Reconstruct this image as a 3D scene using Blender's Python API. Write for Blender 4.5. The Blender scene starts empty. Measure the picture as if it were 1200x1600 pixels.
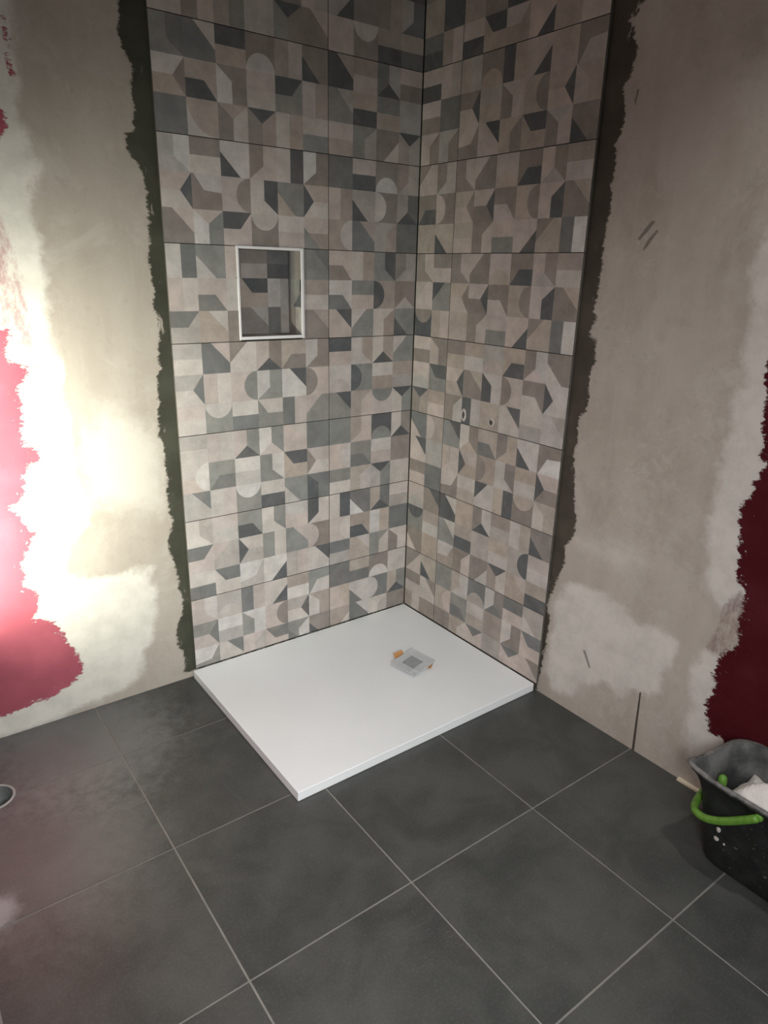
import bpy, bmesh, math, random
import numpy as np
from mathutils import Vector, Matrix, noise

# ------------------------------------------------------------------ camera
random.seed(7)
S = bpy.context.scene
COL = S.collection
CAM_R = ((0.80509594, -0.59267468, 0.02360636),
         (-0.17627947, -0.27708116, -0.94453776),
         (0.56634449, 0.75628220, -0.32755329))          # right, down, forward
cd = bpy.data.cameras.new('camera')
cam = bpy.data.objects.new('camera', cd)
COL.objects.link(cam)
r, d, f = (Vector(v) for v in CAM_R)
m = Matrix((r, -d, -f)).transposed().to_4x4()
m.translation = (-1.7977, -2.2311, 1.4645)
cam.matrix_world = m
cd.sensor_fit = 'AUTO'
cd.sensor_width = 36
cd.lens = 1083.608 / 1600 * 36
cd.clip_start = 0.02
S.camera = cam

# ------------------------------------------------------------------ world, lamps, exposure
w = bpy.data.worlds.new('world')
S.world = w
w.use_nodes = True
w.node_tree.nodes['Background'].inputs[0].default_value = (0.75, 0.8, 0.85, 1)
w.node_tree.nodes['Background'].inputs[1].default_value = 0.05
S.view_settings.view_transform = 'Standard'
S.view_settings.look = 'None'
S.view_settings.gamma = 1
S.view_settings.use_curve_mapping = False
S.view_settings.exposure = 0.0


def spot(name, loc, target, power, col, angle, blend=1.0, size=0.04):
    l = bpy.data.lights.new(name, 'SPOT')
    l.energy = power
    l.color = col
    l.spot_size = math.radians(angle)
    l.spot_blend = blend
    l.shadow_soft_size = size
    o = bpy.data.objects.new(name, l)
    COL.objects.link(o)
    o.location = loc
    o.rotation_euler = (Vector(target) - Vector(loc)).to_track_quat('-Z', 'Y').to_euler()
    return o


def area(name, loc, target, power, col, sx, sy):
    l = bpy.data.lights.new(name, 'AREA')
    l.energy = power
    l.color = col
    l.shape = 'RECTANGLE'
    l.size = sx
    l.size_y = sy
    o = bpy.data.objects.new(name, l)
    COL.objects.link(o)
    o.location = loc
    o.rotation_euler = (Vector(target) - Vector(loc)).to_track_quat('-Z', 'Y').to_euler()
    return o


# ceiling downlight behind the frame, the bright lamp close to the left wall, two added soft fills behind the camera
spot('downlight', (-0.45, -1.88, 2.48), (-0.62, -1.5, 0.0), 50, (1.0, 0.975, 0.95), 112, 1.0, 0.05)
spot('work_lamp', (-1.76, -0.25, 0.58), (-1.54, 0.0, 0.64), 32, (1.0, 0.99, 0.82), 130, 1.0, 0.04)
spot('work_lamp_upper', (-1.81, -0.36, 1.06), (-1.56, 0.0, 1.06), 50, (1.0, 0.985, 0.84), 128, 1.0, 0.04)
lamp = area('camera_fill', (-1.75, -2.45, 1.45), (-0.95, -0.6, 0.1), 13.0, (1.0, 0.992, 0.985), 0.5, 0.4)  # soft fill added near the camera to brighten the lower corner
lamp.data.spread = math.radians(95)
area('back_fill', (-1.2, -3.35, 1.0), (-0.9, 0, 0.6), 9, (0.97, 0.985, 1.0), 1.0, 1.6)  # wide fill added to raise the ambient level, no opening behind it


# ------------------------------------------------------------------ helpers
def link(name, me, parent=None, mats=(), loc=None):
    o = bpy.data.objects.new(name, me)
    COL.objects.link(o)
    for mt in mats:
        me.materials.append(mt)
    if parent:
        o.parent = parent
    if loc:
        o.location = loc
    return o


def bm_obj(name, bm, mats, parent=None, smooth=False, loc=None):
    bmesh.ops.recalc_face_normals(bm, faces=bm.faces[:])
    me = bpy.data.meshes.new(name)
    bm.to_mesh(me)
    bm.free()
    if smooth:
        for p in me.polygons:
            p.use_smooth = True
    return link(name, me, parent, mats, loc)


def tag(o, label, cat, group=None):
    o['label'] = label
    o['category'] = cat
    if group:
        o['group'] = group
    return o


def struct(o):
    o['kind'] = 'structure'
    return o


def empty(name, loc):
    o = bpy.data.objects.new(name, None)
    COL.objects.link(o)
    o.location = loc
    o.empty_display_size = 0.05
    return o


def add_box(bm, lo, hi, bevel=0.0, seg=1):
    g = bmesh.ops.create_cube(bm, size=1.0)
    vs = g['verts']
    for v in vs:
        for k in range(3):
            v.co[k] = lo[k] + (v.co[k] + 0.5) * (hi[k] - lo[k])
    if bevel:
        es = list({e for v in vs for e in v.link_edges})
        bmesh.ops.bevel(bm, geom=es, offset=bevel, segments=seg, affect='EDGES', profile=0.5)


def tube_bm(bm, pts, rad, n=10, cap=True):
    pts = [Vector(p) for p in pts]
    rings = []
    up = Vector((0, 0, 1))
    for i, p in enumerate(pts):
        t = (pts[min(i + 1, len(pts) - 1)] - pts[max(i - 1, 0)]).normalized()
        a = t.cross(up)
        if a.length < 1e-3:
            a = t.cross(Vector((1, 0, 0)))
        a.normalize()
        b = t.cross(a)
        rr = rad[i] if isinstance(rad, (list, tuple)) else rad
        rings.append([bm.verts.new(p + (a * math.cos(k * 2 * math.pi / n) + b * math.sin(k * 2 * math.pi / n)) * rr)
                      for k in range(n)])
    for i in range(len(rings) - 1):
        for k in range(n):
            bm.faces.new((rings[i][k], rings[i][(k + 1) % n], rings[i + 1][(k + 1) % n], rings[i + 1][k]))
    if cap:
        bm.faces.new(rings[0])
        bm.faces.new(rings[-1])


def spline(pts, n=8):
    P = [Vector(p) for p in pts]
    P = [P[0] * 2 - P[1]] + P + [P[-1] * 2 - P[-2]]
    out = []
    for i in range(1, len(P) - 2):
        for k in range(n):
            t = k / n
            a, b, c, e = P[i - 1], P[i], P[i + 1], P[i + 2]
            out.append(0.5 * ((2 * b) + (c - a) * t + (2 * a - 5 * b + 4 * c - e) * t * t + (3 * b - a - 3 * c + e) * t ** 3))
    out.append(P[-2])
    return out


# ------------------------------------------------------------------ node helpers
def new_mat(name):
    mt = bpy.data.materials.new(name)
    mt.use_nodes = True
    nt = mt.node_tree
    return mt, nt, nt.nodes['Principled BSDF']


class NT:
    def __init__(s, nt):
        s.nt = nt

    def n(s, typ, **kw):
        o = s.nt.nodes.new(typ)
        for k, v in kw.items():
            setattr(o, k, v)
        return o

    def l(s, a, b):
        s.nt.links.new(a, b)

    def val(s, x, sock):
        if isinstance(x, (int, float)):
            sock.default_value = x
        elif isinstance(x, (tuple, list)):
            sock.default_value = tuple(x) if len(x) == len(sock.default_value) else tuple(x) + (1,)
        else:
            s.l(x, sock)

    def math(s, op, a, b=0.0, c=0.0, clamp=False):
        o = s.n('ShaderNodeMath', operation=op)
        o.use_clamp = clamp
        s.val(a, o.inputs[0])
        s.val(b, o.inputs[1])
        s.val(c, o.inputs[2])
        return o.outputs[0]

    def mix(s, f, a, b, blend='MIX'):
        o = s.n('ShaderNodeMix', data_type='RGBA', blend_type=blend)
        s.val(f, o.inputs[0])
        s.val(a, o.inputs[6])
        s.val(b, o.inputs[7])
        return o.outputs[2]

    def noise(s, scale, detail=4.0, rough=0.55, vec=None, dist=0.0, col=False):
        o = s.n('ShaderNodeTexNoise')
        o.inputs['Scale'].default_value = scale
        o.inputs['Detail'].default_value = detail
        o.inputs['Roughness'].default_value = rough
        o.inputs['Distortion'].default_value = dist
        if vec is not None:
            s.l(vec, o.inputs['Vector'])
        return o.outputs['Color' if col else 'Fac']

    def step(s, x, lo, hi):
        o = s.n('ShaderNodeMapRange', interpolation_type='SMOOTHSTEP')
        s.val(x, o.inputs[0])
        s.val(lo, o.inputs[1])
        s.val(hi, o.inputs[2])
        return o.outputs[0]

    def attr(s, name):
        o = s.n('ShaderNodeAttribute', attribute_name=name)
        return o.outputs['Fac']

    def geo(s):
        return s.n('ShaderNodeNewGeometry').outputs['Position']

    def scaled(s, vec, sc):
        o = s.n('ShaderNodeVectorMath', operation='MULTIPLY')
        s.l(vec, o.inputs[0])
        o.inputs[1].default_value = sc
        return o.outputs[0]

    def bump(s, h, strength, dist, bsdf):
        o = s.n('ShaderNodeBump')
        o.inputs['Strength'].default_value = strength
        o.inputs['Distance'].default_value = dist
        s.l(h, o.inputs['Height'])
        s.l(o.outputs[0], bsdf.inputs['Normal'])


def mottled(name, c1, c2, scale=8.0, rough=0.6, metallic=0.0, bump=0.0, detail=5.0, spec=0.5, speck=None):
    mt, nt, b = new_mat(name)
    t = NT(nt)
    p = t.geo()
    n = t.step(t.noise(scale, detail, 0.6, p), 0.3, 0.7)
    c = t.mix(n, c1, c2)
    if speck:
        k = t.step(t.noise(speck[1], 3, 0.6, p), speck[2], speck[2] + 0.04)
        c = t.mix(k, c, speck[0])
    t.l(c, b.inputs['Base Color'])
    b.inputs['Roughness'].default_value = rough
    b.inputs['Metallic'].default_value = metallic
    b.inputs['Specular IOR Level'].default_value = spec
    if bump:
        t.bump(t.noise(scale * 6, 4, 0.6, p), bump, 0.002, b)
    return mt


# ------------------------------------------------------------------ wall finishes
def wall_material(name, red, base1, base2, white, dark, patchy):
    mt, nt, b = new_mat(name)
    t = NT(nt)
    p = t.geo()
    big = t.noise(2.2, 5, 0.6, p)
    mid = t.noise(9, 6, 0.62, p)
    fine = t.noise(55, 5, 0.6, p)
    trowel = t.noise(6, 5, 0.6, t.scaled(p, (1.8, 1.8, 0.45)))
    rag = t.math('MULTIPLY_ADD', t.noise(24, 10, 0.78, p), 1.0, -0.5)
    hrag = t.math('MULTIPLY_ADD', t.noise(34, 8, 0.78, t.scaled(p, (0.8, 0.8, 1.7))), 1.0, -0.5)
    base = t.mix(t.step(t.math('ADD', t.math('MULTIPLY', big, 0.5), t.math('MULTIPLY', trowel, 0.5)), 0.36, 0.64), base1, base2)
    base = t.mix(t.math('MULTIPLY', t.step(t.noise(5, 10, 0.72, p, 0.8), 0.50, 0.66), 0.6), base, (0.47, 0.44, 0.40))
    base = t.mix(t.math('MULTIPLY', t.step(t.noise(16, 5, 0.6, t.scaled(p, (1.8, 1.8, 0.12))), 0.55, 0.72), 0.3), base, (0.46, 0.43, 0.39))
    base = t.mix(t.math('MULTIPLY', t.step(fine, 0.56, 0.75), 0.18), base, (0.22, 0.20, 0.175))

    blot = t.math('MULTIPLY', t.step(t.noise(24, 9, 0.75, p, 0.6), 0.47, 0.62), t.step(t.noise(3.1, 4, 0.6, p), 0.42, 0.62))
    base = t.mix(t.math('MULTIPLY', blot, 0.42 * patchy), base, (0.52, 0.49, 0.45))
    dull = t.step(t.noise(4.3, 7, 0.7, p, 0.4), 0.50, 0.68)
    base = t.mix(t.math('MULTIPLY', dull, 0.30 * patchy), base, (0.25, 0.215, 0.18))

    def mask(att, amp, wd):
        return t.step(t.math('MULTIPLY_ADD', rag, amp, t.attr(att)), -wd, wd)
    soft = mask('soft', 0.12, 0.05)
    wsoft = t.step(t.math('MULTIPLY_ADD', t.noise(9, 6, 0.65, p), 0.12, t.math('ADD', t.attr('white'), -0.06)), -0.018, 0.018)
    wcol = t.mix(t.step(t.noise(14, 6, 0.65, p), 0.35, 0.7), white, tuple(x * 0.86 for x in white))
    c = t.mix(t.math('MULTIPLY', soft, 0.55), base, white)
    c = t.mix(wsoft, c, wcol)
    pk = t.math('MULTIPLY', mask('pink', 0.05, 0.006), t.step(t.noise(38, 8, 0.75, t.scaled(p, (1, 1, 0.5))), 0.38, 0.62))
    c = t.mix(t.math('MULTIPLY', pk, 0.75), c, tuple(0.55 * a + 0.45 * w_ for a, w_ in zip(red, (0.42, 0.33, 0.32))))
    rm = t.step(t.math('MULTIPLY_ADD', hrag, 0.075, t.attr('red')), -0.0025, 0.0025)
    inner = t.step(t.attr('red'), 0.0, 0.07)
    sp = t.step(t.noise(70, 5, 0.7, p), t.math('MULTIPLY_ADD', inner, 0.12, 0.62), t.math('MULTIPLY_ADD', inner, 0.12, 0.66))
    rm = t.math('MULTIPLY', rm, t.math('SUBTRACT', 1.0, t.math('MULTIPLY', sp, 0.9)))
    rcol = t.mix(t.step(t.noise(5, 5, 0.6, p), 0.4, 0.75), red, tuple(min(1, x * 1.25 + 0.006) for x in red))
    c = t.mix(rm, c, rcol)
    dm = t.step(t.math('MULTIPLY_ADD', hrag, 0.055, t.attr('dark')), -0.003, 0.004)
    dsp = t.math('MULTIPLY', t.step(t.noise(30, 7, 0.7, t.scaled(p, (1, 1, 0.45))), 0.60, 0.67), t.step(t.attr('dark'), 0.035, 0.0))
    dm = t.math('MULTIPLY', dm, t.math('SUBTRACT', 1.0, dsp))
    dcol = t.mix(t.step(t.noise(7, 5, 0.6, p), 0.3, 0.7), dark, tuple(x * 1.5 for x in dark))
    c = t.mix(dm, c, dcol)
    ck = t.step(t.math('MULTIPLY_ADD', rag, 0.002, t.attr('crack')), -0.0012, 0.0)
    c = t.mix(t.math('MULTIPLY', ck, 0.88), c, (0.03, 0.022, 0.018))
    mk = t.step(t.math('MULTIPLY_ADD', rag, 0.006, t.attr('mark')), -0.0015, 0.002)
    c = t.mix(t.math('MULTIPLY', mk, 0.6), c, (0.05, 0.04, 0.033))
    t.l(c, b.inputs['Base Color'])
    b.inputs['Specular IOR Level'].default_value = 0.15
    rgh = t.mix(rm, (0.9, 0.9, 0.9), (0.75, 0.75, 0.75))
    rgh = t.mix(dm, rgh, (0.6, 0.6, 0.6))
    t.l(rgh, b.inputs['Roughness'])
    h = t.math('ADD', t.math('MULTIPLY', wsoft, 0.5), t.math('MULTIPLY', mid, 0.35))
    h = t.math('ADD', h, t.math('MULTIPLY', fine, 0.12))
    h = t.math('SUBTRACT', h, t.math('MULTIPLY', rm, 0.35))
    h = t.math('SUBTRACT', h, t.math('MULTIPLY', dm, 0.7))
    h = t.math('SUBTRACT', h, t.math('MULTIPLY', ck, 1.5))
    t.bump(h, 0.55, 0.0035, b)
    return mt


M_WL = wall_material('plaster_left', (0.32, 0.080, 0.108), (0.37, 0.335, 0.285), (0.42, 0.385, 0.335), (0.66, 0.645, 0.585), (0.045, 0.047, 0.034), 0.45)  # red kept paler and pinker here, with the lamp's glare painted in
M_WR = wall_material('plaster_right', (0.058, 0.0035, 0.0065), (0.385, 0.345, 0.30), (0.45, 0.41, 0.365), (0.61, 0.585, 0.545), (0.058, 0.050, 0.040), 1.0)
M_PLAIN = mottled('plain_plaster', (0.45, 0.43, 0.40), (0.55, 0.53, 0.50), 2.0, 0.9)
M_CEIL = mottled('ceiling_paint', (0.60, 0.59, 0.57), (0.66, 0.65, 0.63), 2.0, 0.9)

ZS = 0.0332
P = dict(
darkL=[(-1.065,2.146),(-1.073,2.077),(-1.07,2.04),(-1.052,2.009),(-1.041,1.991),(-1.049,1.951),(-1.048,1.903),(-1.053,1.831),(-1.091,1.825),(-1.078,1.815),(-1.075,1.769),(-1.05,1.747),(-1.034,1.714),(-1.03,1.654),(-1.03,1.601),(-1.033,1.529),(-1.04,1.492),(-1.037,1.437),(-1.029,1.39),(-1.036,1.352),(-1.026,1.303),(-1.025,1.244),(-1.034,1.185),(-1.028,1.154),(-1.043,1.124),(-1.044,1.062),(-1.052,1.0),(-1.051,0.936),(-1.041,0.9),(-1.041,0.847),(-1.04,0.78),(-1.043,0.712),(-1.042,0.665),(-1.029,0.625),(-1.057,0.558),(-1.051,0.525),(-1.033,0.452),(-1.028,0.368),(-1.017,0.325),(-1.029,0.263),(-1.043,0.231),(-1.051,0.191),(-1.048,0.137),(-1.03,0.11),(-1.03,0.05),(-1.037,0.025),(-0.994,0.023)],
whiteL=[(-1.333,2.091),(-1.343,2.006),(-1.347,1.891),(-1.347,1.832),(-1.336,1.78),(-1.34,1.663),(-1.348,1.566),(-1.344,1.483),(-1.343,1.38),(-1.343,1.273),(-1.335,1.162),(-1.329,1.086),(-1.332,1.008),(-1.334,0.929),(-1.325,0.845),(-1.305,0.736),(-1.303,0.67),(-1.377,0.62),(-1.406,0.538),(-1.391,0.5),(-1.304,0.478),(-1.221,0.474),(-1.165,0.491),(-1.123,0.469),(-1.116,0.369),(-1.116,0.294),(-1.147,0.201),(-1.177,0.119),(-1.205,0.063),(-1.354,0.013),(-1.5,0.007),(-1.763,0.007)],
softL=[(-1.233,1.038),(-1.148,1.01),(-1.052,0.914),(-1.054,0.76),(-1.073,0.671),(-1.197,0.717),(-1.293,0.756),(-1.294,0.923)],
redL=[(-1.474,1.288),(-1.448,1.287),(-1.459,1.259),(-1.467,1.224),(-1.467,1.197),(-1.419,1.182),(-1.425,1.14),(-1.447,1.123),(-1.454,1.111),(-1.448,1.058),(-1.459,0.983),(-1.454,0.944),(-1.417,0.937),(-1.423,0.9),(-1.462,0.886),(-1.472,0.848),(-1.47,0.823),(-1.489,0.786),(-1.522,0.765),(-1.498,0.75),(-1.499,0.718),(-1.468,0.676),(-1.488,0.64),(-1.514,0.586),(-1.505,0.549),(-1.516,0.51),(-1.482,0.481),(-1.491,0.416),(-1.499,0.394),(-1.441,0.358),(-1.421,0.293),(-1.395,0.238),(-1.378,0.191),(-1.388,0.146),(-1.426,0.115),(-1.479,0.097),(-1.538,0.093),(-1.594,0.08),(-1.644,0.078),(-1.787,0.077),(-2.4,0.09),(-2.4,1.35),(-1.7,1.29)],
pinkL=[(-1.521,1.587),(-1.431,1.593),(-1.407,1.481),(-1.393,1.345),(-1.395,1.203),(-1.379,1.052),(-1.372,0.953),(-1.389,0.9),(-1.406,1.045),(-1.415,1.176),(-1.454,1.291),(-1.563,1.313)],
redL2=[(-1.361,2.055),(-1.354,2.053),(-1.359,1.975),(-1.353,1.922),(-1.36,1.915),(-1.366,1.963)],
redL3=[(-1.41,1.845),(-1.391,1.841),(-1.386,1.804),(-1.395,1.775),(-1.421,1.766)],
darkR=[(0.932,2.148),(0.881,2.146),(0.878,2.119),(0.851,2.116),(0.873,2.098),(0.877,2.072),(0.891,2.039),(0.879,1.979),(0.86,1.957),(0.874,1.895),(0.878,1.86),(0.857,1.815),(0.864,1.774),(0.859,1.72),(0.867,1.683),(0.863,1.624),(0.857,1.581),(0.859,1.523),(0.86,1.469),(0.848,1.364),(0.862,1.347),(0.841,1.298),(0.872,1.281),(0.878,1.228),(0.863,1.168),(0.869,1.109),(0.868,1.064),(0.839,1.039),(0.845,0.961),(0.839,0.917),(0.862,0.77),(0.879,0.687),(0.873,0.638),(0.844,0.593),(0.853,0.525),(0.819,0.44),(0.798,0.356),(0.818,0.296),(0.813,0.2),(0.799,0.065)],
whiteR1=[(1.326,1.629),(1.317,1.522),(1.312,1.467),(1.314,1.391),(1.327,1.309),(1.333,1.253),(1.333,1.193),(1.329,1.128),(1.327,1.065),(1.326,0.976),(1.321,0.906),(1.322,0.864),(1.327,0.757),(1.34,0.674),(1.372,0.627),(1.398,0.608),(1.515,0.657),(1.643,0.789),(1.462,1.623)],
whiteR2=[(1.37,0.454),(1.361,0.405),(1.355,0.304),(1.36,0.206),(1.373,0.11),(1.394,0.053),(1.452,0.008),(1.643,0.025),(1.597,0.254),(1.457,0.318),(1.423,0.447),(1.392,0.457)],
whiteR3=[(0.853,0.467),(0.923,0.495),(1.008,0.493),(1.08,0.461),(1.166,0.451),(1.232,0.461),(1.289,0.428),(1.287,0.368),(1.262,0.287),(1.234,0.21),(1.194,0.201),(1.126,0.171),(1.063,0.188),(1.021,0.151),(0.952,0.056),(0.848,0.042),(0.819,0.132),(0.838,0.259),(0.841,0.367)],
softR=[(0.886,0.635),(1.02,0.659),(1.103,0.668),(1.147,0.646),(1.045,0.595),(0.968,0.608)],
redR=[(1.387,1.283),(1.386,1.232),(1.4,1.202),(1.406,1.163),(1.412,1.102),(1.422,1.029),(1.435,1.023),(1.419,0.968),(1.421,0.933),(1.4,0.91),(1.396,0.891),(1.396,0.869),(1.415,0.776),(1.416,0.714),(1.436,0.693),(1.453,0.66),(1.451,0.589),(1.463,0.511),(1.435,0.474),(1.418,0.447),(1.413,0.388),(1.426,0.369),(1.41,0.302),(1.421,0.242),(1.433,0.209),(1.474,0.208),(1.491,0.192),(1.539,0.184),(2.4,0.188),(2.4,1.4),(1.514,1.384)],
pinkR=[(1.399,0.603),(1.441,0.667),(1.457,0.639),(1.462,0.505),(1.428,0.452),(1.38,0.46),(1.403,0.551)],
crack=[(1.2,0.214),(1.204,0.217),(1.214,-0.013),(1.206,-0.018)])
P['mark1'] = [(1.0072, 1.6148), (1.018, 1.6095), (0.9964, 1.5841), (0.9773, 1.5647), (0.9688, 1.5665), (0.9872, 1.591)]
P['mark2'] = [(1.0253, 1.5899), (1.0318, 1.5864), (1.011, 1.5574), (0.9943, 1.536), (0.99, 1.5377), (1.0018, 1.5642)]
P['mark3'] = [(0.9693, 0.2553), (0.9794, 0.2602), (1.0101, 0.2058), (1.0027, 0.202)]
P['mark4'] = [(0.906, 1.9469), (0.9126, 1.9428), (0.9068, 1.9058), (0.9004, 1.9083)]
P['darkL'] += [(0.2, 0.02), (0.2, 2.7), (-1.07, 2.7)]
P['whiteL'] += [(-2.6, 0.0), (-2.6, 1.95), (-1.9, 2.2), (-1.36, 2.35)]
P['darkR'] += [(0.79, 0.0), (-0.2, 0.0), (-0.2, 2.7), (0.93, 2.7)]


def sdf(poly, X, Y):
    A = np.array(poly)
    B = np.roll(A, -1, axis=0)
    dist = np.full(X.shape, 1e9)
    inside = np.zeros(X.shape, bool)
    for (ax, ay), (bx, by) in zip(A, B):
        ex, ey = bx - ax, by - ay
        t = np.clip(((X - ax) * ex + (Y - ay) * ey) / max(ex * ex + ey * ey, 1e-12), 0, 1)
        dist = np.minimum(dist, np.hypot(X - ax - t * ex, Y - ay - t * ey))
        if ay != by:
            c = ((ay > Y) != (by > Y)) & (X < (bx - ax) * (Y - ay) / (by - ay) + ax)
            inside ^= c
    return np.where(inside, dist, -dist)


def wall_mesh(name, ss, zs, to3, hole, masks, mat):
    """grid wall, s along the wall, z up; masks are signed distances stored on the vertices"""
    SS, ZZ = np.meshgrid(np.array(ss), np.array(zs))
    flat = [(to3(float(a), float(b_))) for a, b_ in zip(SS.ravel(), ZZ.ravel())]
    nx = len(ss)
    fs = []
    for j in range(len(zs) - 1):
        for i in range(nx - 1):
            cs, cz = (ss[i] + ss[i + 1]) / 2, (zs[j] + zs[j + 1]) / 2
            if hole and hole[0] < cs < hole[1] and hole[2] < cz < hole[3]:
                continue
            a = j * nx + i
            fs.append((a, a + 1, a + nx + 1, a + nx))
    me = bpy.data.meshes.new(name)
    me.from_pydata(flat, [], fs)
    for k in ('dark', 'white', 'soft', 'red', 'pink', 'crack', 'mark'):
        v = np.full(SS.shape, -1.0)
        for poly in masks.get(k, []):
            v = np.maximum(v, sdf(P[poly], SS, ZZ))
        at = me.attributes.new(k, 'FLOAT', 'POINT')
        at.data.foreach_set('value', np.clip(v, -0.3, 0.3).ravel().astype(np.float32))
    return struct(link(name, me, None, [mat]))


def grid_lines(a, b_, step, extra=()):
    g = list(np.arange(a, b_, step)) + [b_]
    for e in extra:
        k = min(range(len(g)), key=lambda i: abs(g[i] - e))
        g[k] = e
    return [float(x) for x in sorted(g)]


def fine(g, *spans):
    """closer grid lines where a scratch or a crack runs"""
    out = set(g)
    for a, b_ in spans:
        out |= {float(x) for x in np.arange(a, b_, 0.0021)}
    return sorted(out)


# ------------------------------------------------------------------ the room
OFF = 0.012                                   # wall base lies this far behind the tile faces
CEIL = 2.52
NX0, NX1, NZ0, NZ1 = -0.7485, -0.5145, 1.2105 + ZS, 1.4915 + ZS     # clear opening of the niche
def left3(s, z, off=0.0): return (s, -off, z)
def right3(s, z, off=0.0): return (-off, -s, z)


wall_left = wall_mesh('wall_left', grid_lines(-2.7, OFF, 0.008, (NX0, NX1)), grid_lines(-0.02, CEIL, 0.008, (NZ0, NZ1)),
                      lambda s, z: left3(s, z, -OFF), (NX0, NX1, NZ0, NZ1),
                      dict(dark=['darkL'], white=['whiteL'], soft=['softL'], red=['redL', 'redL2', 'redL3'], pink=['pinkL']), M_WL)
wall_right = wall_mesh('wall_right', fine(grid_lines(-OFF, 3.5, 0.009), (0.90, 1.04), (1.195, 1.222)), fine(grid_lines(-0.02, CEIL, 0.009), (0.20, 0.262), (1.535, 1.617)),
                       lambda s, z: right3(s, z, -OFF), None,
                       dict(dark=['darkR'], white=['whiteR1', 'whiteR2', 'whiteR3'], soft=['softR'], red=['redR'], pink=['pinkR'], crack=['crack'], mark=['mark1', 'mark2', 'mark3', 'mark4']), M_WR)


def slab(name, lo, hi, mat):
    bm = bmesh.new()
    add_box(bm, lo, hi)
    return struct(bm_obj(name, bm, [mat]))


slab('ceiling', (-2.75, -3.55, CEIL), (0.06, 0.06, CEIL + 0.05), M_CEIL)
slab('wall_back', (-2.75, -3.55, -0.02), (0.06, -3.5, CEIL), M_PLAIN)
slab('wall_front', (-2.75, -3.5, -0.02), (-2.7, 0.06, CEIL), M_PLAIN)

# floor: grout bed with one object per tile
M_GROUT = mottled('grout', (0.17, 0.165, 0.15), (0.23, 0.22, 0.20), 14, 0.95)


def floor_tile_material():
    mt, nt, b = new_mat('slate_grey_porcelain')
    t = NT(nt)
    p = t.geo()
    rnd = t.n('ShaderNodeObjectInfo').outputs['Random']
    o = t.n('ShaderNodeVectorMath', operation='ADD')
    t.l(p, o.inputs[0])
    cmb = t.n('ShaderNodeCombineXYZ')
    t.l(t.math('MULTIPLY', rnd, 37.0), cmb.inputs[0])
    t.l(t.math('MULTIPLY', rnd, 11.0), cmb.inputs[1])
    t.l(cmb.outputs[0], o.inputs[1])
    v = o.outputs[0]
    cl = t.noise(5.5, 6, 0.6, v, 0.6)
    c = t.mix(t.step(cl, 0.33, 0.7), (0.037, 0.040, 0.0375), (0.062, 0.065, 0.061))
    c = t.mix(t.math('MULTIPLY', t.step(t.noise(2.5, 4, 0.6, v), 0.45, 0.7), 0.4), c, (0.090, 0.086, 0.080))
    c = t.mix(t.math('MULTIPLY', t.step(t.noise(160, 3, 0.7, p), 0.45, 0.75), 0.22), c, (0.15, 0.15, 0.145))
    # dried plaster smears at the far left; the two broad patches paint in lamp glow
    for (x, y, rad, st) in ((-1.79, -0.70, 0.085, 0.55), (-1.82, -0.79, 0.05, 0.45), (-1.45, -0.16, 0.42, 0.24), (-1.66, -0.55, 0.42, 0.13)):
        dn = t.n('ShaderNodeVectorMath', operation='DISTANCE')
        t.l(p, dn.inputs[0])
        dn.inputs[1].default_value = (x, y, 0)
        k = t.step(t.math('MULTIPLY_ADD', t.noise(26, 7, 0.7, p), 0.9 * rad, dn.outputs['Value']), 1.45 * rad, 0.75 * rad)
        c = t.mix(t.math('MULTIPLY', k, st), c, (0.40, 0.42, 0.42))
    t.l(c, b.inputs['Base Color'])
    b.inputs['Roughness'].default_value = 0.45
    b.inputs['Specular IOR Level'].default_value = 0.5
    t.bump(t.noise(120, 4, 0.6, p), 0.12, 0.001, b)
    return mt


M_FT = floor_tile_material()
FX, FY, FS, FG = -1.3586, -0.2999, 0.45, 0.0026
DRAIN = (-1.716, -0.2745, 0.056)
bm = bmesh.new()
gx, gy = [-2.75, DRAIN[0] - 0.05, DRAIN[0] + 0.05, 0.06], [-3.55, DRAIN[1] - 0.05, DRAIN[1] + 0.05, 0.06]
gv = [[[bm.verts.new((x, y, z)) for y in gy] for x in gx] for z in (-0.0016, -0.08)]
for i in range(3):
    for j in range(3):
        if (i, j) == (1, 1):
            continue                                  # the drain pipe goes down here
        for lay in (0, 1):
            g = gv[lay]
            bm.faces.new((g[i][j], g[i + 1][j], g[i + 1][j + 1], g[i][j + 1]))
ring_ = [(1, 1), (2, 1), (2, 2), (1, 2)]
edge_ = [(0, 0), (3, 0), (3, 3), (0, 3)]
for k in range(4):
    (a, b_), (c_, e_) = ring_[k], ring_[(k + 1) % 4]
    bm.faces.new((gv[0][a][b_], gv[0][c_][e_], gv[1][c_][e_], gv[1][a][b_]))
for i in range(3):
    for (a, b_), (c_, e_) in (((i, 0), (i + 1, 0)), ((i, 3), (i + 1, 3)), ((0, i), (0, i + 1)), ((3, i), (3, i + 1))):
        bm.faces.new((gv[0][a][b_], gv[0][c_][e_], gv[1][c_][e_], gv[1][a][b_]))
floor = struct(bm_obj('floor', bm, [M_GROUT]))
xs = [FX + i * FS for i in range(-3, 3)] + [0.0125 + FG]
ys = [0.150] + [FY - j * FS for j in range(0, 8)]


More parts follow.
